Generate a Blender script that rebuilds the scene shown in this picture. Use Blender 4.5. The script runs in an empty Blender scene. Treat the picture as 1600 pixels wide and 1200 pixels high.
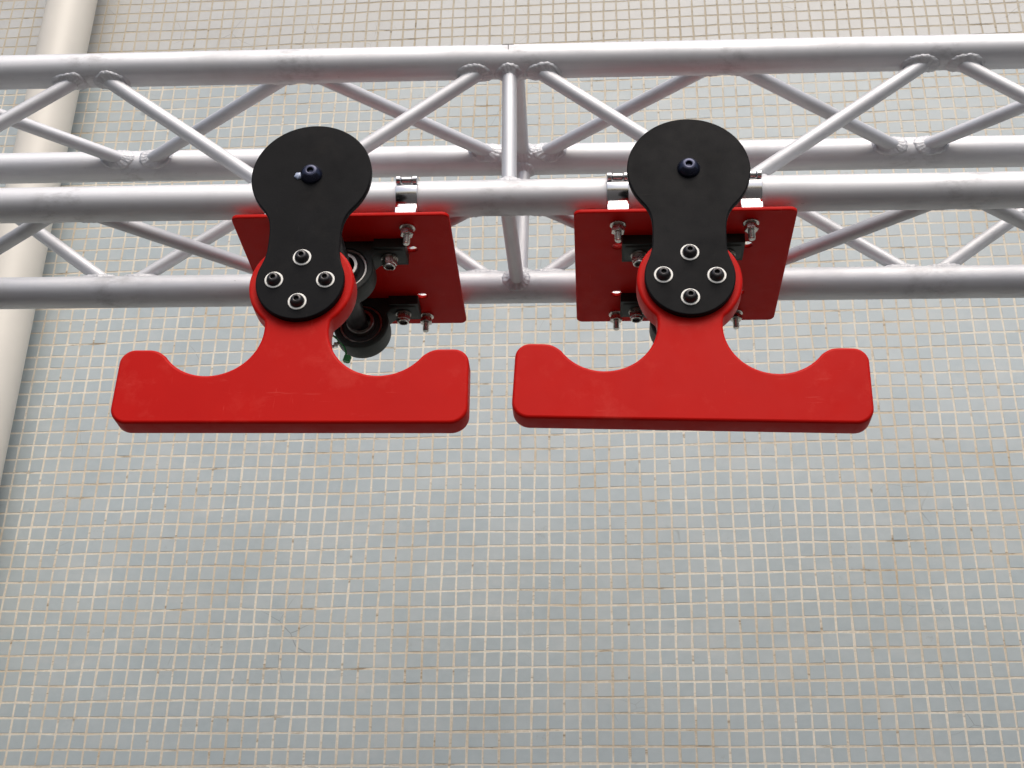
import bpy, bmesh, math, random
from mathutils import Vector, Matrix, noise
from mathutils.geometry import tessellate_polygon

random.seed(7)
scene = bpy.context.scene
PI = math.pi
MM = 0.001

# ------------------------------------------------------------------ camera
FPX, PITCH, YAW, ROLL = 2187.64, 0.472175, -0.0649264, 0.0216630
CAM = Vector((0.118249, -1.607474, -1.112762))
cp, sp, cw, sw = math.cos(PITCH), math.sin(PITCH), math.cos(YAW), math.sin(YAW)
fw = Vector((sw * cp, cw * cp, sp)); rt = Vector((cw, -sw, 0)); up = rt.cross(fw)
r2 = rt * math.cos(ROLL) + up * math.sin(ROLL)
u2 = -rt * math.sin(ROLL) + up * math.cos(ROLL)
cd = bpy.data.cameras.new('camera'); cam = bpy.data.objects.new('camera', cd)
scene.collection.objects.link(cam); scene.camera = cam
M = Matrix((r2, u2, -fw)).transposed().to_4x4(); M.translation = CAM
cam.matrix_world = M
cd.sensor_width = 36.0; cd.lens = 36.0 * FPX / 1600.0
cd.clip_start = 0.05; cd.clip_end = 500.0

# ------------------------------------------------------------------ light
SUN_EL, SUN_AZ = math.radians(55), math.radians(170)      # azimuth from +Y, clockwise
world = bpy.data.worlds.new('World'); scene.world = world; world.use_nodes = True
wn = world.node_tree; wn.nodes.clear()
sky = wn.nodes.new('ShaderNodeTexSky'); sky.sky_type = 'NISHITA'; sky.sun_disc = False
sky.sun_elevation = SUN_EL; sky.sun_rotation = SUN_AZ
sky.air_density = 1.0; sky.dust_density = 5.0; sky.ozone_density = 1.0
bg = wn.nodes.new('ShaderNodeBackground'); bg.inputs['Strength'].default_value = 0.11
wo = wn.nodes.new('ShaderNodeOutputWorld')
wn.links.new(sky.outputs[0], bg.inputs[0]); wn.links.new(bg.outputs[0], wo.inputs[0])
sd = bpy.data.lights.new('sun', 'SUN'); sd.energy = 1.4; sd.angle = math.radians(45); sd.color = (1.0, 0.955, 0.90)
sun = bpy.data.objects.new('sun', sd); scene.collection.objects.link(sun)
sdir = Vector((math.sin(SUN_AZ) * math.cos(SUN_EL), math.cos(SUN_AZ) * math.cos(SUN_EL), math.sin(SUN_EL)))
sun.rotation_euler = sdir.to_track_quat('Z', 'Y').to_euler()
sun.location = sdir * 10
vs = scene.view_settings
vs.view_transform = 'Standard'; vs.look = 'None'; vs.gamma = 1.0; vs.use_curve_mapping = False
vs.exposure = 0.45

# ------------------------------------------------------------------ materials
def nodes_of(name):
    m = bpy.data.materials.new(name); m.use_nodes = True
    nt = m.node_tree; b = nt.nodes['Principled BSDF']
    return m, nt, b

class NT:
    """small node-building helper"""
    def __init__(s, nt): s.nt = nt
    def n(s, t, **kw):
        x = s.nt.nodes.new(t)
        for k, v in kw.items(): setattr(x, k, v)
        return x
    def link(s, a, b): s.nt.links.new(a, b)
    def coord(s, kind='Object', scale=(1, 1, 1)):
        tc = s.n('ShaderNodeTexCoord'); mp = s.n('ShaderNodeMapping')
        mp.inputs['Scale'].default_value = scale
        s.link(tc.outputs[kind], mp.inputs['Vector']); return mp.outputs[0]
    def pos(s, scale=(1, 1, 1)):
        g = s.n('ShaderNodeNewGeometry'); mp = s.n('ShaderNodeMapping')
        mp.inputs['Scale'].default_value = scale
        s.link(g.outputs['Position'], mp.inputs['Vector']); return mp.outputs[0]
    def noise(s, vec, scale, detail=4, rough=0.6):
        x = s.n('ShaderNodeTexNoise'); x.inputs['Scale'].default_value = scale
        x.inputs['Detail'].default_value = detail; x.inputs['Roughness'].default_value = rough
        s.link(vec, x.inputs['Vector']); return x.outputs['Fac']
    def ramp(s, fac, stops):
        x = s.n('ShaderNodeValToRGB'); e = x.color_ramp.elements
        while len(e) < len(stops): e.new(0.5)
        for i, (p, c) in enumerate(stops):
            e[i].position = p; e[i].color = (*c, 1) if len(c) == 3 else c
        s.link(fac, x.inputs[0]); return x.outputs[0]
    def rng(s, fac, a, b, c, d):
        x = s.n('ShaderNodeMapRange')
        for i, v in zip(('From Min', 'From Max', 'To Min', 'To Max'), (a, b, c, d)): x.inputs[i].default_value = v
        s.link(fac, x.inputs['Value']); return x.outputs[0]
    def mix(s, fac, a, b, mode='MIX'):
        x = s.n('ShaderNodeMix', data_type='RGBA', blend_type=mode)
        for sock, v in ((x.inputs[0], fac), (x.inputs[6], a), (x.inputs[7], b)):
            if isinstance(v, (int, float)): sock.default_value = v
            elif isinstance(v, tuple): sock.default_value = (*v, 1)
            else: s.link(v, sock)
        return x.outputs[2]
    def bump(s, b, h, strength, dist):
        x = s.n('ShaderNodeBump'); x.inputs['Strength'].default_value = strength; x.inputs['Distance'].default_value = dist
        s.link(h, x.inputs['Height']); s.link(x.outputs[0], b.inputs['Normal'])

def mat_aluminium(name, streak=(1, 1, 1), dull=0.0, bumpy=False, soot=False):
    m, nt, b = nodes_of(name); N = NT(nt)
    b.inputs['Metallic'].default_value = 0.55
    v = N.pos(); fine = N.noise(N.coord('Object', streak), 60, 5, 0.65)
    blot = N.noise(v, 9, 5, 0.62); spots = N.noise(N.pos((1.0, 1.6, 1.6)), 120, 4, 0.6)
    c = N.ramp(fine, [(0.3, (0.55 - dull, 0.56 - dull, 0.585 - dull)), (0.7, (0.66 - dull, 0.665 - dull, 0.68 - dull))])
    c = N.mix(N.rng(blot, 0.52, 0.75, 0, 0.35), c, (0.42, 0.415, 0.415))
    c = N.mix(N.rng(spots, 0.70, 0.76, 0, 0.55), c, (0.19, 0.18, 0.175))
    scr = N.noise(N.pos((12, 160, 160)), 3.0, 3, 0.6)
    c = N.mix(N.rng(scr, 0.66, 0.74, 0, 0.22), c, (0.72, 0.72, 0.74))
    if soot:                                   # grey soot rubbed round the welded nodes
        sx = N.n('ShaderNodeSeparateXYZ'); g = N.n('ShaderNodeNewGeometry'); N.link(g.outputs['Position'], sx.inputs[0])
        pg = N.n('ShaderNodeMath', operation='PINGPONG'); pg.inputs[1].default_value = 0.621 / 4; N.link(sx.outputs[0], pg.inputs[0])
        near_ = N.rng(pg.outputs[0], 0.02, 0.060, 1, 0); ml = N.n('ShaderNodeMath', operation='MULTIPLY')
        N.link(near_, ml.inputs[0]); N.link(N.rng(N.noise(N.pos((1, 2, 2)), 26, 5, 0.7), 0.48, 0.70, 0, 0.55), ml.inputs[1])
        c = N.mix(ml.outputs[0], c, (0.24, 0.235, 0.24))
    N.link(c, b.inputs['Base Color'])
    N.link(N.rng(blot, 0.3, 0.7, 0.52, 0.66), b.inputs['Roughness'])
    if bumpy: N.bump(b, N.noise(v, 260, 3), 0.9, 0.0016)
    else: N.bump(b, fine, 0.12, 0.0006)
    return m

def mat_paint(name, col, dark, rough=0.34, coat=0.25, peel=0.10, spec=0.09, scuff=(0.58, 0.060, 0.045)):
    m, nt, b = nodes_of(name); N = NT(nt)
    v = N.pos(); big = N.noise(v, 7, 4); mid = N.noise(v, 45, 4); fine = N.noise(v, 420, 2)
    c = N.mix(N.rng(big, 0.35, 0.7, 0, 1), dark, col)
    sc = N.noise(N.pos((3, 3, 14)), 6, 6, 0.75)
    c = N.mix(N.rng(sc, 0.64, 0.74, 0, 0.35), c, scuff)
    rub = N.noise(N.pos((2.2, 2.2, 2.2)), 5.5, 7, 0.72)
    c = N.mix(N.rng(rub, 0.54, 0.70, 0, 0.32), c, scuff)                       # rubbed, chalky patches
    for sv, th in (((9, 9, 130), 0.70), ((150, 9, 18), 0.71)):                 # hair scratches
        c = N.mix(N.rng(N.noise(N.pos(sv), 1.6, 3, 0.55), th, th + 0.05, 0, 0.35), c, scuff)
    N.link(c, b.inputs['Base Color'])
    N.link(N.rng(N.mix(0.5, mid, rub), 0.35, 0.65, rough - 0.10, rough + 0.16), b.inputs['Roughness'])
    b.inputs['Specular IOR Level'].default_value = spec
    b.inputs['Coat Weight'].default_value = coat; b.inputs['Coat Roughness'].default_value = 0.3
    N.bump(b, fine, peel, 0.0005)
    return m

def mat_simple(name, col, rough, metal=0.0, var=0.25, bump=0.0, scale=60):
    m, nt, b = nodes_of(name); N = NT(nt)
    v = N.pos(); n = N.noise(v, scale, 4)
    lo = tuple(x * (1 - var) for x in col); hi = tuple(min(1, x * (1 + var)) for x in col)
    N.link(N.ramp(n, [(0.3, lo), (0.7, hi)]), b.inputs['Base Color'])
    N.link(N.rng(n, 0.3, 0.7, max(0.03, rough - 0.06), rough + 0.08), b.inputs['Roughness'])
    b.inputs['Metallic'].default_value = metal
    if bump: N.bump(b, N.noise(v, scale * 6, 3), bump, 0.0006)
    return m

def mat_tile(name, a, bcol, stain, haze):
    m, nt, b = nodes_of(name); N = NT(nt)
    g = N.n('ShaderNodeNewGeometry'); oi = N.n('ShaderNodeObjectInfo')
    add = N.n('ShaderNodeMath', operation='ADD'); fr = N.n('ShaderNodeMath', operation='FRACT')
    N.link(g.outputs['Random Per Island'], add.inputs[0]); N.link(oi.outputs['Random'], add.inputs[1]); N.link(add.outputs[0], fr.inputs[0])
    rnd = fr.outputs[0]
    v = N.pos(); big = N.noise(v, 2.2, 3); mid = N.noise(v, 55, 5, 0.65); fine = N.noise(v, 900, 2)
    c = N.mix(rnd, a, bcol)
    c = N.mix(N.rng(big, 0.35, 0.68, 0, 0.55), c, tuple(x * 0.86 for x in a))
    c = N.mix(N.rng(mid, 0.35, 0.75, 0, 0.22), c, tuple(min(1, x * 1.22) for x in bcol))
    c = N.mix(N.rng(N.noise(N.pos((1, 1, 2.2)), 5, 6, 0.7), 0.52, 0.74, 0, 0.32), c, haze)      # grout haze left on the glaze
    dirt = N.noise(N.pos((1, 1, 1)), 14, 7, 0.78)
    c = N.mix(N.rng(dirt, 0.64, 0.80, 0, 0.7), c, stain)
    wv = N.n('ShaderNodeTexVoronoi', feature='DISTANCE_TO_EDGE'); wv.inputs['Scale'].default_value = 7.0
    wob = N.n('ShaderNodeVectorMath', operation='ADD'); nz = N.n('ShaderNodeTexNoise'); nz.inputs['Scale'].default_value = 6
    sc = N.n('ShaderNodeVectorMath', operation='SCALE'); sc.inputs['Scale'].default_value = 0.10
    N.link(v, nz.inputs['Vector']); N.link(nz.outputs['Color'], sc.inputs[0]); N.link(v, wob.inputs[0]); N.link(sc.outputs[0], wob.inputs[1]); N.link(wob.outputs[0], wv.inputs['Vector'])
    crack = N.n('ShaderNodeMath', operation='MULTIPLY')
    N.link(N.rng(wv.outputs['Distance'], 0.0, 0.006, 0.6, 0), crack.inputs[0]); N.link(N.rng(N.noise(v, 4.5, 3), 0.58, 0.66, 0, 1), crack.inputs[1])
    c = N.mix(crack.outputs[0], c, (0.17, 0.165, 0.15))
    N.link(c, b.inputs['Base Color'])
    N.link(N.rng(mid, 0.3, 0.7, 0.28, 0.45), b.inputs['Roughness'])
    b.inputs['IOR'].default_value = 1.45
    N.bump(b, N.mix(0.5, mid, fine), 0.25, 0.0006)
    return m

def mat_grout(name, col, stain, amount):
    m, nt, b = nodes_of(name); N = NT(nt)
    v = N.pos(); n1 = N.noise(v, 6, 7, 0.72); n2 = N.noise(v, 160, 4, 0.7); n3 = N.noise(N.pos((0.5, 1, 2.5)), 24, 5, 0.7)
    c = N.ramp(n2, [(0.3, tuple(x * 0.86 for x in col)), (0.7, col)])
    c = N.mix(N.rng(n1, 0.42, 0.72, 0, amount), c, stain)
    c = N.mix(N.rng(n3, 0.58, 0.70, 0, 0.8), c, tuple(x * 0.55 for x in stain))
    N.link(c, b.inputs['Base Color']); b.inputs['Roughness'].default_value = 0.9
    b.inputs['Specular IOR Level'].default_value = 0.2
    N.bump(b, n2, 0.8, 0.0012)
    return m

def mat_far_wall(name, tile, grout, pitch):
    """tiles beyond the built field, too far out to be picked apart"""
    m, nt, b = nodes_of(name); N = NT(nt)
    br = N.n('ShaderNodeTexBrick'); br.offset = 0.0; br.squash = 1.0
    tc = N.n('ShaderNodeTexCoord'); mp = N.n('ShaderNodeMapping'); mp.inputs['Rotation'].default_value = (PI / 2, 0, 0)
    N.link(tc.outputs['Object'], mp.inputs[0]); N.link(mp.outputs[0], br.inputs['Vector'])
    br.inputs['Scale'].default_value = 1.0; br.inputs['Brick Width'].default_value = pitch; br.inputs['Row Height'].default_value = pitch
    br.inputs['Mortar Size'].default_value = 0.0022; br.inputs['Mortar Smooth'].default_value = 0.1
    br.inputs['Color1'].default_value = (*tile, 1); br.inputs['Color2'].default_value = (*[x * 0.93 for x in tile], 1)
    br.inputs['Mortar'].default_value = (*grout, 1)
    N.link(br.outputs['Color'], b.inputs['Base Color']); b.inputs['Roughness'].default_value = 0.5
    return m

ALU_X = mat_aluminium('brushed_aluminium_chord', (0.06, 1, 1), soot=True)
ALU_B = mat_aluminium('brushed_aluminium_brace', (1, 1, 0.08))
WELD = mat_aluminium('weld_metal', (1, 1, 1), dull=0.03, bumpy=True)
RED = mat_paint('red_paint', (0.50, 0.0062, 0.0030), (0.455, 0.0048, 0.0026), 0.44, 0.0)
BLACK = mat_paint('black_paint', (0.0095, 0.0097, 0.0108), (0.0065, 0.0067, 0.0075), 0.46, 0.0, 0.18, 0.055, (0.024, 0.022, 0.020))
CAST = mat_simple('green_black_cast_iron', (0.008, 0.013, 0.010), 0.55, 0.0, 0.3, 0.5)
STEEL = mat_simple('bare_steel', (0.42, 0.40, 0.37), 0.32, 1.0, 0.3, 0.1, 120)
ZINC = mat_simple('zinc_plated_steel', (0.62, 0.60, 0.56), 0.25, 1.0, 0.2, 0.05, 120)
DARKST = mat_simple('black_oxide_steel', (0.045, 0.043, 0.045), 0.34, 0.6, 0.25, 0.1)
SOCKET = mat_simple('socket_shadow_steel', (0.02, 0.02, 0.022), 0.5, 0.5, 0.2)
SEAL = mat_simple('black_rubber_seal', (0.012, 0.012, 0.013), 0.6, 0.0, 0.2)
CHROME = mat_simple('polished_aluminium', (0.62, 0.62, 0.635), 0.17, 1.0, 0.03, 0.0)
WHITE = mat_simple('white_paint_ring', (0.86, 0.85, 0.80), 0.45, 0.0, 0.1)
BLUED = mat_simple('blued_steel', (0.030, 0.034, 0.060), 0.24, 0.7, 0.3, 0.1)
GREEN = mat_simple('green_plastic', (0.012, 0.24, 0.05), 0.4, 0.0, 0.2)
PVC = mat_simple('cream_pvc', (0.69, 0.66, 0.59), 0.42, 0.0, 0.05, 0.08, 5)
INK = mat_simple('scribed_ink', (0.05, 0.05, 0.055), 0.7)
GROUT_LO = mat_grout('cream_grout', (0.735, 0.69, 0.59), (0.44, 0.34, 0.215), 0.85)
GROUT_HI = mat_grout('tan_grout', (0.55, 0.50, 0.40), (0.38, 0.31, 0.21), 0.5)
TILE_LO = mat_tile('blue_grey_glaze', (0.37, 0.43, 0.45), (0.42, 0.47, 0.48), (0.22, 0.20, 0.165), (0.56, 0.56, 0.53))
TILE_HI = mat_tile('pale_upper_tiles', (0.465, 0.47, 0.455), (0.50, 0.51, 0.50), (0.36, 0.31, 0.24), (0.52, 0.49, 0.42))  # paler tile colour for the upper rows
FAR = mat_far_wall('distant_tiling', (0.40, 0.45, 0.47), (0.72, 0.64, 0.52), 0.03)
PAVE = mat_simple('grey_paving', (0.05, 0.049, 0.047), 0.9, 0.0, 0.2, 0.3, 3)

# ------------------------------------------------------------------ mesh helpers
def link(o, parent=None):
    scene.collection.objects.link(o)
    if parent: o.parent = parent
    return o
def mk(name, verts, faces, mat, parent=None, smooth=None, loc=None):
    me = bpy.data.meshes.new(name); me.from_pydata([tuple(v) for v in verts], [], faces)
    me.materials.append(mat); finish(me, smooth)
    o = bpy.data.objects.new(name, me)
    if loc: o.location = loc
    return link(o, parent)
def finish(me, smooth):
    bm = bmesh.new(); bm.from_mesh(me); bmesh.ops.recalc_face_normals(bm, faces=bm.faces); bm.to_mesh(me); bm.free()
    if smooth is not None:
        for f in me.polygons: f.use_smooth = True
        me.set_sharp_from_angle(angle=math.radians(smooth))
def share(name, me, parent=None, loc=None, rot=None):
    o = bpy.data.objects.new(name, me)
    if loc: o.location = loc
    if rot: o.rotation_euler = rot
    return link(o, parent)
def empty(name, loc=(0, 0, 0), rot=(0, 0, 0)):
    o = bpy.data.objects.new(name, None); o.location = loc; o.rotation_euler = rot; o.empty_display_size = 0.05
    return link(o)
def tag(o, label, cat, group=None):
    o['label'] = label; o['category'] = cat
    if group: o['group'] = group
    return o

class Geo:
    def __init__(s): s.v = []; s.f = []
    def add(s, v, f):
        k = len(s.v); s.v += [Vector(x) for x in v]; s.f += [tuple(i + k for i in q) for q in f]
    def lathe(s, prof, seg=32, mtx=None):
        """prof: (radius, height) pairs round local Z"""
        v = []; f = []; n = len(prof)
        for r, h in prof:
            for k in range(seg):
                a = 2 * PI * k / seg; v.append(Vector((r * math.cos(a), r * math.sin(a), h)))
        for i in range(n - 1):
            for k in range(seg):
                k2 = (k + 1) % seg
                f.append((i * seg + k, i * seg + k2, (i + 1) * seg + k2, (i + 1) * seg + k))
        if prof[0][0] > 0: f.append(tuple(range(seg)))
        if prof[-1][0] > 0: f.append(tuple((n - 1) * seg + k for k in range(seg)))
        if mtx: v = [mtx @ x for x in v]
        s.add(v, f)
    def ring(s, prof, seg=32, mtx=None):
        """closed profile swept round Z"""
        v = []; f = []; n = len(prof)
        for r, h in prof:
            for k in range(seg):
                a = 2 * PI * k / seg; v.append(Vector((r * math.cos(a), r * math.sin(a), h)))
        for i in range(n):
            j = (i + 1) % n
            for k in range(seg):
                k2 = (k + 1) % seg
                f.append((i * seg + k, i * seg + k2, j * seg + k2, j * seg + k))
        if mtx: v = [mtx @ x for x in v]
        s.add(v, f)
    def box(s, c, d, mtx=None):
        v = [Vector((c[0] + x * d[0] / 2, c[1] + y * d[1] / 2, c[2] + z * d[2] / 2)) for x in (-1, 1) for y in (-1, 1) for z in (-1, 1)]
        if mtx: v = [mtx @ x for x in v]
        s.add(v, [(0, 1, 3, 2), (4, 6, 7, 5), (0, 4, 5, 1), (2, 3, 7, 6), (0, 2, 6, 4), (1, 5, 7, 3)])
    def hexnut(s, r, h, z0, bore, mtx=None):
        outer = []
        v = []; f = []
        def ringpts(rr, z, n=6, off=0): return [Vector((rr * math.cos(2 * PI * k / n + off), rr * math.sin(2 * PI * k / n + off), z)) for k in range(n)]
        rings = [ringpts(r * 0.90, z0), ringpts(r, z0 + h * 0.12), ringpts(r, z0 + h * 0.88), ringpts(r * 0.90, z0 + h), ringpts(bore, z0 + h), ringpts(bore, z0)]
        for q in rings: v += q
        for i in range(6):
            j = (i + 1) % 6
            for k in range(6):
                k2 = (k + 1) % 6; f.append((i * 6 + k, i * 6 + k2, j * 6 + k2, j * 6 + k))
        if mtx: v = [mtx @ x for x in v]
        s.add(v, f)
    def build(s, name, mat, parent=None, smooth=35, loc=None):
        return mk(name, s.v, s.f, mat, parent, smooth, loc)
    def mesh(s, name, mat, smooth=35):
        me = bpy.data.meshes.new(name); me.from_pydata([tuple(v) for v in s.v], [], s.f); me.materials.append(mat); finish(me, smooth); return me

RX = Matrix.Rotation(PI / 2, 4, 'X')         # local +Z -> -Y (towards the viewer's side)
def ccw(pts):
    a = sum(pts[i][0] * pts[(i + 1) % len(pts)][1] - pts[(i + 1) % len(pts)][0] * pts[i][1] for i in range(len(pts)))
    return pts if a > 0 else pts[::-1]
def inset(pts, d):
    """shift a ccw outline inwards by d"""
    out = []; n = len(pts)
    for i in range(n):
        p0, p1, p2 = Vector(pts[i - 1]), Vector(pts[i]), Vector(pts[(i + 1) % n])
        e1 = (p1 - p0).normalized(); e2 = (p2 - p1).normalized()
        n1 = Vector((-e1.y, e1.x)); n2 = Vector((-e2.y, e2.x)); m = (n1 + n2)
        m = m / max(0.35, m.length_squared / 2.0) if m.length > 1e-6 else n1
        out.append(tuple(p1 + m * d))
    return out
def slab(outer, holes, z0, z1, bev, mtx=None, segs=3):
    """plate with bevelled rim and through holes; outline in XY, thickness along Z. Returns Geo"""
    g = Geo(); loops = [ccw(outer)] + [ccw(h)[::-1] for h in holes]
    caps = {0: [], 1: []}
    for L in loops:
        n = len(L); rings = []
        b = bev if L is loops[0] else min(bev, 0.0012)
        for i in range(segs + 1):
            a = PI / 2 * i / segs; rings.append((b * (1 - math.sin(a)), z0 + b * (1 - math.cos(a))))
        for i in range(segs + 1):
            a = PI / 2 * i / segs; rings.append((b * (1 - math.cos(a)), z1 - b * (1 - math.sin(a))))
        v = []; f = []
        for d, z in rings:
            v += [Vector((x, y, z)) for x, y in inset(L, d)]
        for i in range(len(rings) - 1):
            for k in range(n):
                k2 = (k + 1) % n; f.append((i * n + k, i * n + k2, (i + 1) * n + k2, (i + 1) * n + k))
        caps[0].append(v[:n]); caps[1].append(v[-n:])
        g.add([mtx @ x for x in v] if mtx else v, f)
    for key in (0, 1):
        pl = caps[key]; tris = tessellate_polygon([[Vector((p.x, p.y, 0)) for p in q] for q in pl])
        flat = [p for q in pl for p in q]
        g.add([mtx @ x for x in flat] if mtx else flat, [tuple(t) for t in tris])
    return g
def arc(cx, cy, r, a0, a1, n):
    return [(cx + r * math.cos(math.radians(a0 + (a1 - a0) * i / n)), cy + r * math.sin(math.radians(a0 + (a1 - a0) * i / n))) for i in range(n + 1)]
def bez(p0, p1, p2, p3, n):
    P = [Vector(p) for p in (p0, p1, p2, p3)]; out = []
    for i in range(n + 1):
        t = i / n; out.append(tuple(P[0] * (1 - t) ** 3 + P[1] * 3 * t * (1 - t) ** 2 + P[2] * 3 * t * t * (1 - t) + P[3] * t ** 3))
    return out
def clean(pts, eps=2e-4):
    o = []
    for p in pts:
        if not o or (Vector(p) - Vector(o[-1])).length > eps: o.append(tuple(p))
    if (Vector(o[0]) - Vector(o[-1])).length < eps: o.pop()
    return o

# ------------------------------------------------------------------ ground
GZ = -2.65
gr = mk('ground', [(-40, -40, GZ), (40, -40, GZ), (40, 40, GZ), (-40, 40, GZ)], [(0, 1, 2, 3)], PAVE)
gr['kind'] = 'structure'

# ------------------------------------------------------------------ tiled wall
P = 0.03                                     # tile pitch
WALL_ROT = -0.0255; ROWSLOPE = 0.006
wall = empty('tiled_wall', (0, 0.97, GZ), (0, 0, WALL_ROT))
tag(wall, 'wall of small square blue-grey mosaic tiles with cream joints and a paler top band', 'wall')
Wm = Matrix.Translation((0, 0.97, 0)) @ Matrix.Rotation(WALL_ROT, 4, 'Z')
I0, I1, J0, J1 = -88, 82, -42, 62
JB = 35                                      # rows from here up take the paler tile and tan joint colours
def colx(i, j): return i * P + 0.0024 * noise.noise(Vector((i * 0.9, j * 0.22, 3.1))) + 0.0030 * noise.noise(Vector((i * 0.11, j * 0.07, 9.7)))
def rowz(i, j): return j * P + ROWSLOPE * i * P + 0.0022 * noise.noise(Vector((i * 0.22, j * 0.9, 7.3))) + 0.0030 * noise.noise(Vector((i * 0.06, j * 0.12, 1.7)))
def bed(name, ja, jb, mat, th=0.10):
    g = Geo(); x0, x1 = (I0 - 0.2) * P, (I1 + 0.2) * P
    za0, za1 = ja * P + ROWSLOPE * x0, ja * P + ROWSLOPE * x1; zb0, zb1 = jb * P + ROWSLOPE * x0, jb * P + ROWSLOPE * x1
    v = [(x0, 0, za0), (x1, 0, za1), (x1, 0, zb1), (x0, 0, zb0), (x0, th, za0), (x1, th, za1), (x1, th, zb1), (x0, th, zb0)]
    g.add([Vector(q) - Vector((0, 0, GZ)) for q in v], [(0, 1, 2, 3), (4, 7, 6, 5), (0, 4, 5, 1), (3, 2, 6, 7), (0, 3, 7, 4), (1, 5, 6, 2)])
    return g.build(name, mat, wall, None)
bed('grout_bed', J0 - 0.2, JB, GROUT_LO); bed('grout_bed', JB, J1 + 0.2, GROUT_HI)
o = Geo(); o.box((0, 0.16, 2.9), (14, 0.30, 5.8)); wb = o.build('wall_body', FAR, wall, None)
TH = 0.0004
def tile_geo(corners, depth):
    """corners: four (x,z) ccw seen from the front; proud of the bed towards -Y"""
    c = Vector((sum(p[0] for p in corners) / 4, sum(p[1] for p in corners) / 4)); v = []
    for d, s in ((-0.0006, 1.0), (depth - 0.0002, 1.0), (depth, 0.975)):
        for p in corners: q = c + (Vector(p) - c) * s; v.append((q.x, -d, q.y))
    f = [(8, 9, 10, 11)]
    for r in (0, 4):
        for k in range(4): f.append((r + k, r + (k + 1) % 4, r + 4 + (k + 1) % 4, r + 4 + k))
    return v, f
cells = []
for j in range(J0, J1):
    for i in range(I0, I1):
        g = 0.0021
        def jit(): return random.uniform(-0.0006, 0.0006)
        cor = [(colx(i, j) + g + jit(), rowz(i, j) + g + jit()), (colx(i + 1, j) - g + jit(), rowz(i + 1, j) + g + jit()),
               (colx(i + 1, j + 1) - g + jit(), rowz(i + 1, j + 1) - g + jit()), (colx(i, j + 1) + g + jit(), rowz(i, j + 1) - g + jit())]
        cells.append((i, j, cor))
def in_view(p):
    d = p - CAM; z = d.dot(fw); return abs(d.dot(r2) / z) < 790 / FPX and abs(d.dot(u2) / z) < 594 / FPX, z
cand = []
for idx, (i, j, cor) in enumerate(cells):
    c = Wm @ Vector((sum(p[0] for p in cor) / 4, 0, sum(p[1] for p in cor) / 4)); ok, z = in_view(c)
    if ok: cand.append((z, idx))
near = {idx for z, idx in sorted(cand)[:300]}
var = []
for k in range(14):
    h = P / 2 - 0.0021; cor = [(sx * h + random.uniform(-6e-4, 6e-4), sz * h + random.uniform(-6e-4, 6e-4)) for sx, sz in ((-1, -1), (1, -1), (1, 1), (-1, 1))]
    v, f = tile_geo(cor, TH); me = bpy.data.meshes.new('tile'); me.from_pydata(v, [], f); me.materials.append(TILE_LO); finish(me, None); var.append(me)
lo_g, hi_g = ([], []), ([], [])
for idx, (i, j, cor) in enumerate(cells):
    if idx in near:
        cx, cz = sum(p[0] for p in cor) / 4, sum(p[1] for p in cor) / 4
        share('tile', random.choice(var), wall, (cx, random.uniform(-1.5e-4, 1e-4), cz - GZ), (random.uniform(-.006, .006), math.radians(-0.35) + random.uniform(-.008, .008), random.uniform(-.006, .006)))
    else:
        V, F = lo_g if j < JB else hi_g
        v, f = tile_geo(cor, TH + random.uniform(-1.5e-4, 1.5e-4)); k = len(V)
        V += [(x, y, z - GZ) for x, y, z in v]; F += [tuple(a + k for a in q) for q in f]
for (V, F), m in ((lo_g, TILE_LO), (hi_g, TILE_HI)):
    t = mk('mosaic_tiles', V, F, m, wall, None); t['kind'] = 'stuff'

# ------------------------------------------------------------------ drainpipe
pg = Geo(); PR = 0.0568
pg.lathe([(PR, 0), (PR, 1.35), (PR + .004, 1.352), (PR + .004, 1.44), (PR, 1.442), (PR, 4.9), (PR + .004, 4.902), (PR + .004, 4.99), (PR, 4.992), (PR, 6.0)], 64)
pipe = pg.build('drainpipe', PVC, None, 35, (-1.132, 0.922, GZ))
tag(pipe, 'thick cream plastic drainpipe running up the tiled wall behind the truss', 'pipe')

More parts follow.
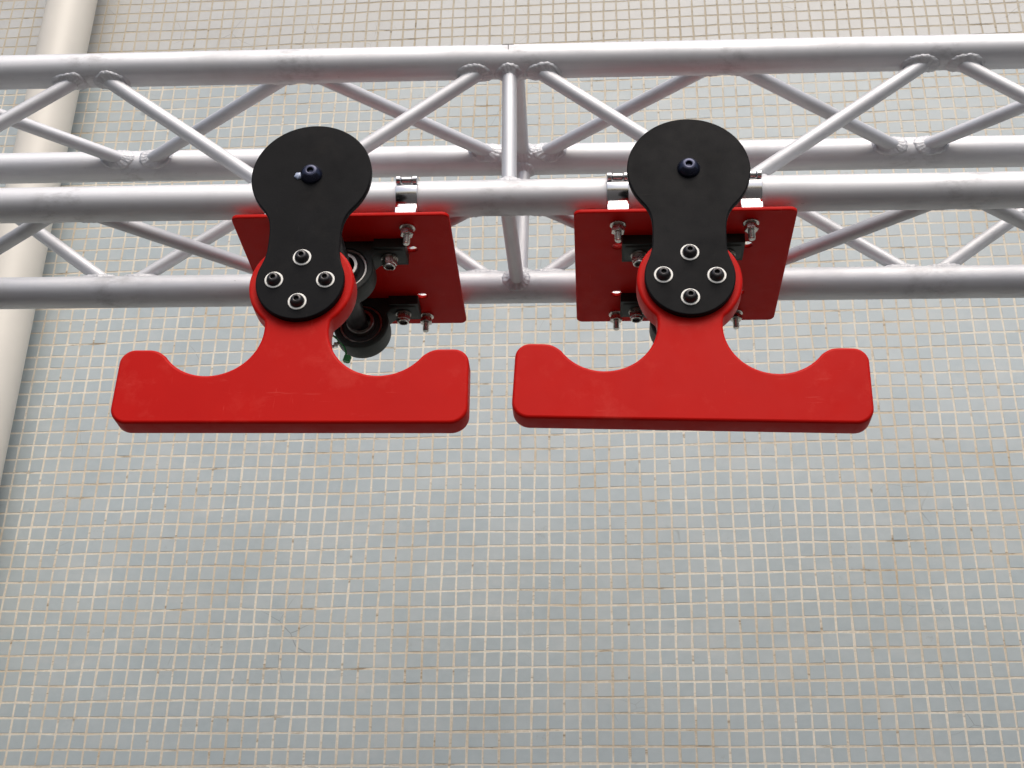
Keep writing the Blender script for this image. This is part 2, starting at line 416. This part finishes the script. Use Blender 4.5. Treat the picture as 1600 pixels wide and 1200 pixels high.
# ------------------------------------------------------------------ box truss
S, RC, RB, BAY = 0.240, 0.025, 0.0106, 0.621
truss = empty('box_truss', (0, S / 2, 0))
tag(truss, 'silver aluminium square box truss with four tubes and welded diagonal braces', 'truss')
TO = Vector((0, -S / 2, 0))
CH = {'FB': (0, 0), 'FT': (0, S), 'RB': (S, 0), 'RT': (S, S)}
L = 1.62
for k, (y, z) in CH.items():
    g = Geo(); mt = Matrix.Translation((-L, y - S / 2, z)) @ Matrix.Rotation(PI / 2, 4, 'Y')
    g.ring([(RC, 0), (RC, 2 * L), (RC - .003, 2 * L), (RC - .003, 0)], 72, mt)
    c = g.build('chord', ALU_X, truss, 40)
    if k == 'FT': top_chord = c
def weld(A, D, chord_yz, rc, parent, seed):
    """fillet bead where a brace (axis from A on the chord line, direction D) meets its chord"""
    e1 = D.cross(Vector((1, 0, 0)));
    e1 = e1.normalized() if e1.length > 1e-4 else Vector((0, 0, 1))
    e2 = D.cross(e1).normalized(); n = 56; v = []; f = []
    base = Vector((0, chord_yz[0] - S / 2, chord_yz[1]))
    for k in range(n):
        a = 2 * PI * k / n; Nb = e1 * math.cos(a) + e2 * math.sin(a); q = A + Nb * RB
        d2 = Vector((0, D.y, D.z)); q2 = Vector((0, q.y, q.z)) - base
        aa = d2.dot(d2); bb = 2 * q2.dot(d2); cc = q2.dot(q2) - rc * rc
        t = (-bb + math.sqrt(max(0, bb * bb - 4 * aa * cc))) / (2 * aa)
        Pp = q + D * t
        Nc = (Vector((0, Pp.y, Pp.z)) - base).normalized()
        tc = Nb - Nc * Nb.dot(Nc); tc = tc.normalized()
        nz = noise.noise(Vector((math.cos(a) * 1.4, math.sin(a) * 1.4, seed))) ; rp = math.sin(a * 17 + 3 * nz)
        w = 0.0080 * (1 + 0.32 * nz + 0.05 * rp); wb = w * (0.72 + 0.2 * noise.noise(Vector((math.cos(a) * 2, math.sin(a) * 2, seed + 5))))
        def onchord(p, lift):
            b0 = Vector((p.x, base.y, base.z)); r = p - b0; return b0 + r.normalized() * (rc + lift)
        A0 = onchord(Pp + tc * w * 1.35, -0.0006); A1 = onchord(Pp + tc * w * 1.12, 0.0013 + 0.0003 * rp); A2 = onchord(Pp + tc * w * 0.75, 0.0026 + 0.0004 * rp)
        B0 = Pp + D * wb * 1.25 - Nb * 0.0006; B1 = Pp + D * wb + Nb * (0.0010 + 0.0002 * rp)
        Mx = Pp + tc * w * 0.42 + D * wb * 0.50 + (tc + D).normalized() * (0.0006 * rp)
        inn = Pp - tc * 0.002 - D * 0.004
        v += [A0, A1, A2, Mx, B1, B0, inn]
    for k in range(n):
        k2 = (k + 1) % n
        for i in range(7):
            j = (i + 1) % 7; f.append((k * 7 + i, k2 * 7 + i, k2 * 7 + j, k * 7 + j))
    return mk('weld_bead', v, f, WELD, parent, 60)
wseed = [0.0]
def brace(c0, x0, c1, x1):
    A = Vector((x0, CH[c0][0] - S / 2, CH[c0][1])); B = Vector((x1, CH[c1][0] - S / 2, CH[c1][1]))
    D = (B - A).normalized(); ln = (B - A).length
    g = Geo(); q = D.to_track_quat('Z', 'Y').to_matrix().to_4x4()
    g.lathe([(RB, -ln / 2 + 0.014), (RB, ln / 2 - 0.014)], 32)
    bmat = Matrix.Translation((A + B) / 2) @ q
    b = g.build('brace', ALU_B, truss, 40); b.matrix_basis = bmat
    inv = bmat.inverted()
    for P0, DD, c in ((A, D, c0), (B, -D, c1)):
        wseed[0] += 3.37; w = weld(P0, DD, CH[c], RC, b, wseed[0])
        w.matrix_basis = inv
    return b
# (chord carrying the whole-number nodes, chord carrying the half nodes)
for ci, chf in (('FT', 'FB'), ('RT', 'FT'), ('RB', 'RT'), ('FB', 'RB')):
    for n in range(-2, 3):
        off = 0.020 if n == 0 else -0.001
        for s in (-1, 1):
            brace(ci, n * BAY + s * off, chf, (n + 0.5 * s) * BAY + s * 0.006)
    brace(ci, 0.0 if ci[0] == 'F' else 0.008, chf, 0.004 if ci[0] == 'F' else 0.010)
# the pen-and-scribe cross on the front top tube
def on_tube(x, ang, r): return Vector((x, -S / 2 - math.cos(ang) * r, S + math.sin(ang) * r))
g = Geo()
def mark(x0, a0, x1, a1, w):
    n = 6; v = []
    dx, da = x1 - x0, (a1 - a0) * RC; ll = math.hypot(dx, da); px, pa = -da / ll * w / 2, dx / ll * w / 2 / RC
    for i in range(n + 1):
        t = i / n; x = x0 + dx * t; a = a0 + (a1 - a0) * t
        v += [on_tube(x + px, a + pa, RC + .0004), on_tube(x - px, a - pa, RC + .0004), on_tube(x - px, a - pa, RC - .0004), on_tube(x + px, a + pa, RC - .0004)]
    f = [(0, 1, 2, 3), tuple(4 * n + k for k in (0, 3, 2, 1))]
    for i in range(n):
        for k in range(4): f.append((4 * i + k, 4 * i + (k + 1) % 4, 4 * i + 4 + (k + 1) % 4, 4 * i + 4 + k))
    g.add(v, f)
mark(-0.010, 0.66, 0.007, 0.67, 0.0010); mark(-0.001, 0.66, -0.0005, 0.08, 0.0010)
mkk = g.build('scribed_mark', INK, None, None); mkk.parent = top_chord

# ------------------------------------------------------------------ shared meshes for the hardware
def circ(cx, cy, r, n=20): return [(cx + r * math.cos(2 * PI * k / n), cy + r * math.sin(2 * PI * k / n)) for k in range(n)]
PLZ0, PLZ1 = -0.047, -0.041
def rrect(x0, y0, x1, y1, r, n=6):
    return arc(x1 - r, y1 - r, r, 0, 90, n) + arc(x0 + r, y1 - r, r, 90, 180, n) + arc(x0 + r, y0 + r, r, 180, 270, n) + arc(x1 - r, y0 + r, r, 270, 360, n)
holes = [circ(sx * 0.090, y, 0.0074) for sx in (-1, 1) for y in (0.055, 0.184)]
PLATE = slab(rrect(-0.150, -0.030, 0.150, 0.268, 0.010), holes, PLZ0, PLZ1, 0.0016).mesh('base_plate', RED, 50)

# clamp round a chord (origin on chord axis)
def jaw(a0, a1, ri, ro, hw, name):
    """arc of clamp band, angles in degrees: 0 = towards the front (-Y), 90 = up"""
    pts = [(-math.cos(math.radians(t)) * ro, math.sin(math.radians(t)) * ro) for t in [a0 + (a1 - a0) * i / 40 for i in range(41)]]
    pts += [(-math.cos(math.radians(t)) * ri, math.sin(math.radians(t)) * ri) for t in [a1 + (a0 - a1) * i / 40 for i in range(41)]]
    return slab(pts, [], -hw, hw, 0.0009, Matrix(((0, 0, 1, 0), (1, 0, 0, 0), (0, 1, 0, 0), (0, 0, 0, 1)))).mesh(name, CHROME, 50)
BAND = jaw(-190, 4, 0.0253, 0.0302, 0.0150, 'lower_jaw')
UPPER = jaw(34, 166, 0.0253, 0.0302, 0.0142, 'upper_jaw')
g = slab([(-0.0145, -0.0412), (0.0145, -0.0412), (0.0145, -0.0302), (-0.0145, -0.0302)], [], -0.0260, 0.0260, 0.0008, Matrix(((1, 0, 0, 0), (0, 0, -1, 0), (0, 1, 0, 0), (0, 0, 0, 1))))
FOOT = g.mesh('clamp_foot', CHROME, 50)
g = Geo(); ha = math.radians(20)
hc = Vector((0, -math.cos(ha) * 0.0318, math.sin(ha) * 0.0318))
def knuckle(x0, x1, r): g.lathe([(r - .0012, x0), (r, x0 + .0010), (r, x1 - .0010), (r - .0012, x1)], 24, Matrix.Translation(hc) @ Matrix.Rotation(PI / 2, 4, 'Y'))
knuckle(-0.0150, -0.0078, 0.0062); KN1 = g.mesh('hinge_knuckle', CHROME, 40)
g = Geo(); knuckle(0.0078, 0.0150, 0.0062); KN2 = g.mesh('hinge_knuckle', CHROME, 40)
g = Geo(); knuckle(-0.0072, 0.0072, 0.0050); KN3 = g.mesh('hinge_knuckle', CHROME, 40)

# bolt hanging through the plate (origin on plate underside, pointing down = -Z)
DN = Matrix.Rotation(PI, 4, 'X')
g = Geo(); g.ring([(0.0045, 0), (0.0110, 0), (0.0110, 0.0016), (0.0104, 0.0020), (0.0045, 0.0020)], 28, DN); WASHER = g.mesh('washer', ZINC)
g = Geo(); g.ring([(0.0045, 0.002), (0.0080, 0.002), (0.0080, 0.0046), (0.0045, 0.0046)], 24, DN); SPRING = g.mesh('spring_washer', STEEL)
g = Geo(); g.hexnut(0.0098, 0.008, 0.0046, 0.0044, DN); NUT = g.mesh('nut', ZINC, 20)
g = Geo(); pr = [(0.0046, 0)]
for k in range(14): h = 0.001 + k * 0.0018; pr += [(0.0049, h), (0.0043, h + 0.0009)]
pr += [(0.0046, 0.0262), (0.0036, 0.0272), (0.0, 0.0272)]
g.lathe(pr, 20, DN); STUD = g.mesh('threaded_stud', ZINC, 25)
def clamp_bolt(parent, x, y):
    b = share('clamp_bolt', STUD, parent, (x, y, PLZ0))
    share('washer', WASHER, b); share('spring_washer', SPRING, b, rot=(0, 0, random.random())); share('nut', NUT, b, rot=(0, 0, random.random()))
# socket head bolt with nut on the pillow-block feet
g = Geo(); g.ring([(0.006, 0), (0.0118, 0), (0.0118, 0.0022), (0.006, 0.0022)], 28, DN); BWASH = g.mesh('washer', STEEL)
g = Geo(); g.hexnut(0.0108, 0.010, 0.0022, 0.0062, DN); BNUT = g.mesh('nut', ZINC, 20)
g = Geo(); g.ring([(0.0060, 0.002), (0.0090, 0.0122), (0.0086, 0.0150), (0.0070, 0.0158), (0.0062, 0.0150), (0.0058, 0.006)], 24, DN); BCOL = g.mesh('nut_collar', ZINC)
g = Geo(); g.lathe([(0.0061, 0), (0.0061, 0.0118), (0.0052, 0.0128), (0.0, 0.0128)], 20, DN); BCORE = g.mesh('foot_bolt', SOCKET)
def foot_bolt(parent, x, y, z):
    b = share('foot_bolt', BCORE, parent, (x, y, z)); share('washer', BWASH, b); share('nut', BNUT, b, rot=(0, 0, random.random())); share('nut_collar', BCOL, b)

# pillow block: origin at shaft axis, foot up
SHZ = -0.0905; HB = SHZ - PLZ0               # -0.0435
up_ = -HB
prof = [(-0.083, up_), (-0.083, up_ - 0.013), (-0.079, up_ - 0.016), (-0.052, up_ - 0.018), (-0.044, up_ - 0.022)]
prof += arc(0, 0, 0.0415, 158, 382, 40) + [(0.044, up_ - 0.022), (0.052, up_ - 0.018), (0.079, up_ - 0.016), (0.083, up_ - 0.013), (0.083, up_)]
HOUSING = slab(clean(prof), [circ(0, 0, 0.0325, 40)], -0.018, 0.018, 0.0028, RX).mesh('bearing_housing', CAST, 40)
PAD = Geo(); PAD.box((0, 0, up_ - 0.0075), (0.044, 0.046, 0.0146))
PAD = PAD.mesh('foot_pad', CAST, 30)
g = Geo(); g.ring([(0.0325, -0.015), (0.0325, 0.0130), (0.0315, 0.0140), (0.0292, 0.0140), (0.0285, 0.0130), (0.0285, -0.015)], 48, RX); ORING = g.mesh('outer_race', STEEL)
g = Geo(); g.ring([(0.0285, -0.010), (0.0285, 0.0105), (0.0225, 0.0125), (0.0205, 0.0120), (0.0205, -0.010)], 48, RX); SEALM = g.mesh('seal', SEAL)
g = Geo(); g.ring([(0.0205, -0.015), (0.0205, 0.0225), (0.0196, 0.0235), (0.0158, 0.0235), (0.0152, 0.0225), (0.0152, -0.015)], 48, RX); IRING = g.mesh('inner_race', STEEL)
def pillow(parent, y):
    b = share('pillow_block', HOUSING, parent, (0, y, SHZ))
    share('outer_race', ORING, b); share('seal', SEALM, b); share('inner_race', IRING, b)
    for s in (-1, 1):
        share('foot_pad', PAD, b, (s * 0.062, 0, 0)); foot_bolt(b, s * 0.0605, 0.0, up_ - 0.0182)
    return b

def bracket(cx, label):
    e = empty('bearing_bracket', (cx, 0, 0)); tag(e, label, 'bracket', 'red bearing brackets clamped under the truss')
    share('base_plate', PLATE, e)
    for y in (0.0, S):
        for s in (-1, 1):
            c = share('clamp', BAND, e, (s * 0.090, y, 0)); share('clamp_foot', FOOT, c); share('upper_jaw', UPPER, c)
            for kn in (KN1, KN2, KN3): share('hinge_knuckle', kn, c)
            clamp_bolt(e, s * 0.090, y + (0.004 if y else 0.0))
    p1 = pillow(e, 0.049); p2 = pillow(e, 0.205)
    return e, p1, p2

LX, RXX = -0.2255, 0.2440
bl, _, blr = bracket(LX, 'red base plate with black bearings beside the drainpipe, green cap dangling from its bearing')
br, _, brr = bracket(RXX, 'red base plate with black bearings mostly hidden behind the upright hanger, no green cap')

# grease nipple and dangling green cap on one bearing
g = Geo(); mt = Matrix.Rotation(math.radians(-125), 4, 'Y')
g.lathe([(0.0030, 0.0400), (0.0030, 0.0450), (0.0042, 0.0452), (0.0042, 0.0480), (0.0022, 0.0500), (0.0026, 0.0530), (0.0, 0.0540)], 14, mt)
g.build('grease_nipple', ZINC, blr, 40)
def sweep(pts, r, seg=10):
    g = Geo(); n = len(pts); v = []; f = []
    for i in range(n):
        t = (pts[min(i + 1, n - 1)] - pts[max(i - 1, 0)]).normalized(); a = t.cross(Vector((0, 1, 0.13))).normalized(); b = t.cross(a)
        for k in range(seg): an = 2 * PI * k / seg; v.append(pts[i] + (a * math.cos(an) + b * math.sin(an)) * r)
    for i in range(n - 1):
        for k in range(seg): k2 = (k + 1) % seg; f.append((i * seg + k, i * seg + k2, (i + 1) * seg + k2, (i + 1) * seg + k))
    f += [tuple(range(seg)), tuple((n - 1) * seg + k for k in range(seg))]
    g.add(v, f); return g
pp = bez((-0.043, -0.016), (-0.019, -0.036), (-0.021, -0.042), (-0.0185, -0.054), 14)
cap = sweep([Vector((x, -0.012, z)) for x, z in pp], 0.0015).build('dust_cap', GREEN, blr, 50)
cap['label'] = 'green plastic dust cap on a strap'
g = Geo(); g.lathe([(0.0050, 0), (0.0057, 0.0008), (0.0057, 0.0092), (0.0048, 0.0100)], 18, Matrix.Translation((-0.0185, -0.012, -0.0620)) @ Matrix.Rotation(0.25, 4, 'Y'))
v = g; k = len(cap.data.vertices)
bm = bmesh.new(); bm.from_mesh(cap.data); vs_ = [bm.verts.new(q) for q in g.v]
for q in g.f: bm.faces.new([vs_[i] for i in q])
bmesh.ops.recalc_face_normals(bm, faces=bm.faces); bm.to_mesh(cap.data); bm.free()

# ------------------------------------------------------------------ hanger (origin at the pivot, hanging down)
LZ = -0.1535                                  # centre of the lower lobe
def black_outline():
    R1, R2, wst, wz = 0.0755, 0.0535, 0.0440, -0.103
    half = arc(0, 0, R1, 90, -42, 40)
    a = half[-1]; ta = math.radians(-42 - 90)
    b = (R2 * math.cos(math.radians(20)), LZ + R2 * math.sin(math.radians(20))); tb = math.radians(20 + 90)
    half += bez(a, (a[0] + 0.020 * math.cos(ta), a[1] + 0.020 * math.sin(ta)), (wst, wz + 0.020), (wst, wz), 10)[1:]
    half += bez((wst, wz), (wst, wz - 0.014), (b[0] + 0.014 * math.cos(tb), b[1] + 0.014 * math.sin(tb)), b, 10)[1:]
    half += arc(0, LZ, R2, 20, -90, 26)[1:]
    return clean(half + [(-x, z) for x, z in half[::-1]])
def red_outline():
    r, cx, cz = 0.0625, 0.101, -0.2145
    half = arc(0, LZ, 0.0635, 90, -50, 36)
    half += bez(half[-1], (0.0395, -0.2045), (0.0387, -0.206), (cx - r, cz), 4)[1:]
    half += arc(cx, cz, r, 180, 324, 40)[1:]
    a = half[-1]; ta = math.radians(54)
    half += bez(a, (a[0] + 0.010 * math.cos(ta - .25), a[1] + 0.010 * math.sin(ta - .25)), (0.164, -0.2425), (0.174, -0.2425), 12)[1:]
    half += arc(0.188, -0.2605, 0.018, 90, 2, 10)
    half += arc(0.1865, -0.3185, 0.0205, 0, -90, 12)
    return clean(half + [(-x, z) for x, z in half[::-1]])
WEIGHT = slab(red_outline(), [], -0.015, 0.015, 0.0034, RX, 4).mesh('hanger_body', RED, 50)
CRANK = slab(black_outline(), [], -0.0045, 0.0045, 0.0014, RX).mesh('crank_plate', BLACK, 50)
def dome(r, h, sr, neck=0.0):
    p = [(r, 0), (r, 0.0012)]
    for i in range(1, 9):
        t = i / 8; p.append((r + (sr * 1.55 - r) * t, 0.0012 + h * math.sin(t * PI / 2) ** 0.9))
    top = 0.0012 + h
    return p + [(sr * 1.25, top + 0.0003), (sr, top), (sr, top - 0.0040), (0, top - 0.0042)]
g = Geo(); g.lathe(dome(0.0090, 0.0070, 0.0030), 32, RX); SCREW = g.mesh('screw', DARKST, 40)
g = Geo(); g.ring([(0.0080, 0), (0.0112, 0), (0.0112, 0.0006), (0.0108, 0.0009), (0.0080, 0.0009)], 36, RX); RINGM = g.mesh('washer', WHITE)
g = Geo(); g.lathe(dome(0.0140, 0.0085, 0.0042), 36, RX); PIV = g.mesh('pivot_screw', BLUED, 40)
g = Geo(); g.lathe([(0.0150, -0.020), (0.0150, -0.430), (0.0140, -0.431), (0, -0.431)], 36, RX); SHAFT = g.mesh('shaft', DARKST)
g = Geo(); g.lathe([(0.0300, -0.0046), (0.0300, -0.022), (0.0285, -0.0235), (0.0152, -0.0235)], 36, RX); HUB = g.mesh('shaft_hub', DARKST)
FY = -0.1835                                  # crank plate mid-plane
def hanger(cx, swing, wide, label):
    e = empty('swing_hanger', (cx, FY, SHZ), (0, swing, 0)); tag(e, label, 'hanger', 'red swing hangers with black crank plates')
    share('hanger_body', WEIGHT, e, (0, 0.0046 + 0.015, 0)).scale = (wide, 1, 1)
    share('crank_plate', CRANK, e)
    for x, z in ((0, LZ + 0.0315), (-0.0312, LZ), (0.0312, LZ), (0, LZ - 0.0300)):
        s = share('screw', SCREW, e, (x, -0.0046, z), (0, random.random() * 3, 0)); share('washer', RINGM, s)
    share('pivot_screw', PIV, e, (0, -0.0046, 0)); share('shaft', SHAFT, e); share('shaft_hub', HUB, e)
    return e
hl = hanger(LX - 0.0050, math.radians(0.4), 1.004, 'red anchor-shaped hanger on black plate beside drainpipe, paint blob by its top screw')
hr = hanger(RXX - 0.0065, math.radians(1.5), 0.984, 'red anchor-shaped hanger on black plate with clean top screw, farther from the drainpipe')
# dried paint blob beside the pivot screw
g = Geo(); rows = []
for i in range(7):
    t = i / 6; rr = math.cos(t * PI / 2); rows.append([Vector((-0.0150 + 0.0062 * rr * math.cos(2 * PI * k / 20) * (1 + 0.25 * noise.noise(Vector((k * 0.6, 1, 2)))) , -0.0046 - 0.0034 * math.sin(t * PI / 2), -0.002 + 0.0050 * rr * math.sin(2 * PI * k / 20) * (1 + 0.25 * noise.noise(Vector((k * 0.6, 5, 2)))))) for k in range(20)])
v = [q for r_ in rows for q in r_]; f = [(i * 20 + k, i * 20 + (k + 1) % 20, (i + 1) * 20 + (k + 1) % 20, (i + 1) * 20 + k) for i in range(6) for k in range(20)]
mk('paint_blob', v, f, mat_simple('pale_blue_grease', (0.40, 0.46, 0.60), 0.18, 0.0, 0.3), hl, 60)

scene.render.engine = 'CYCLES'
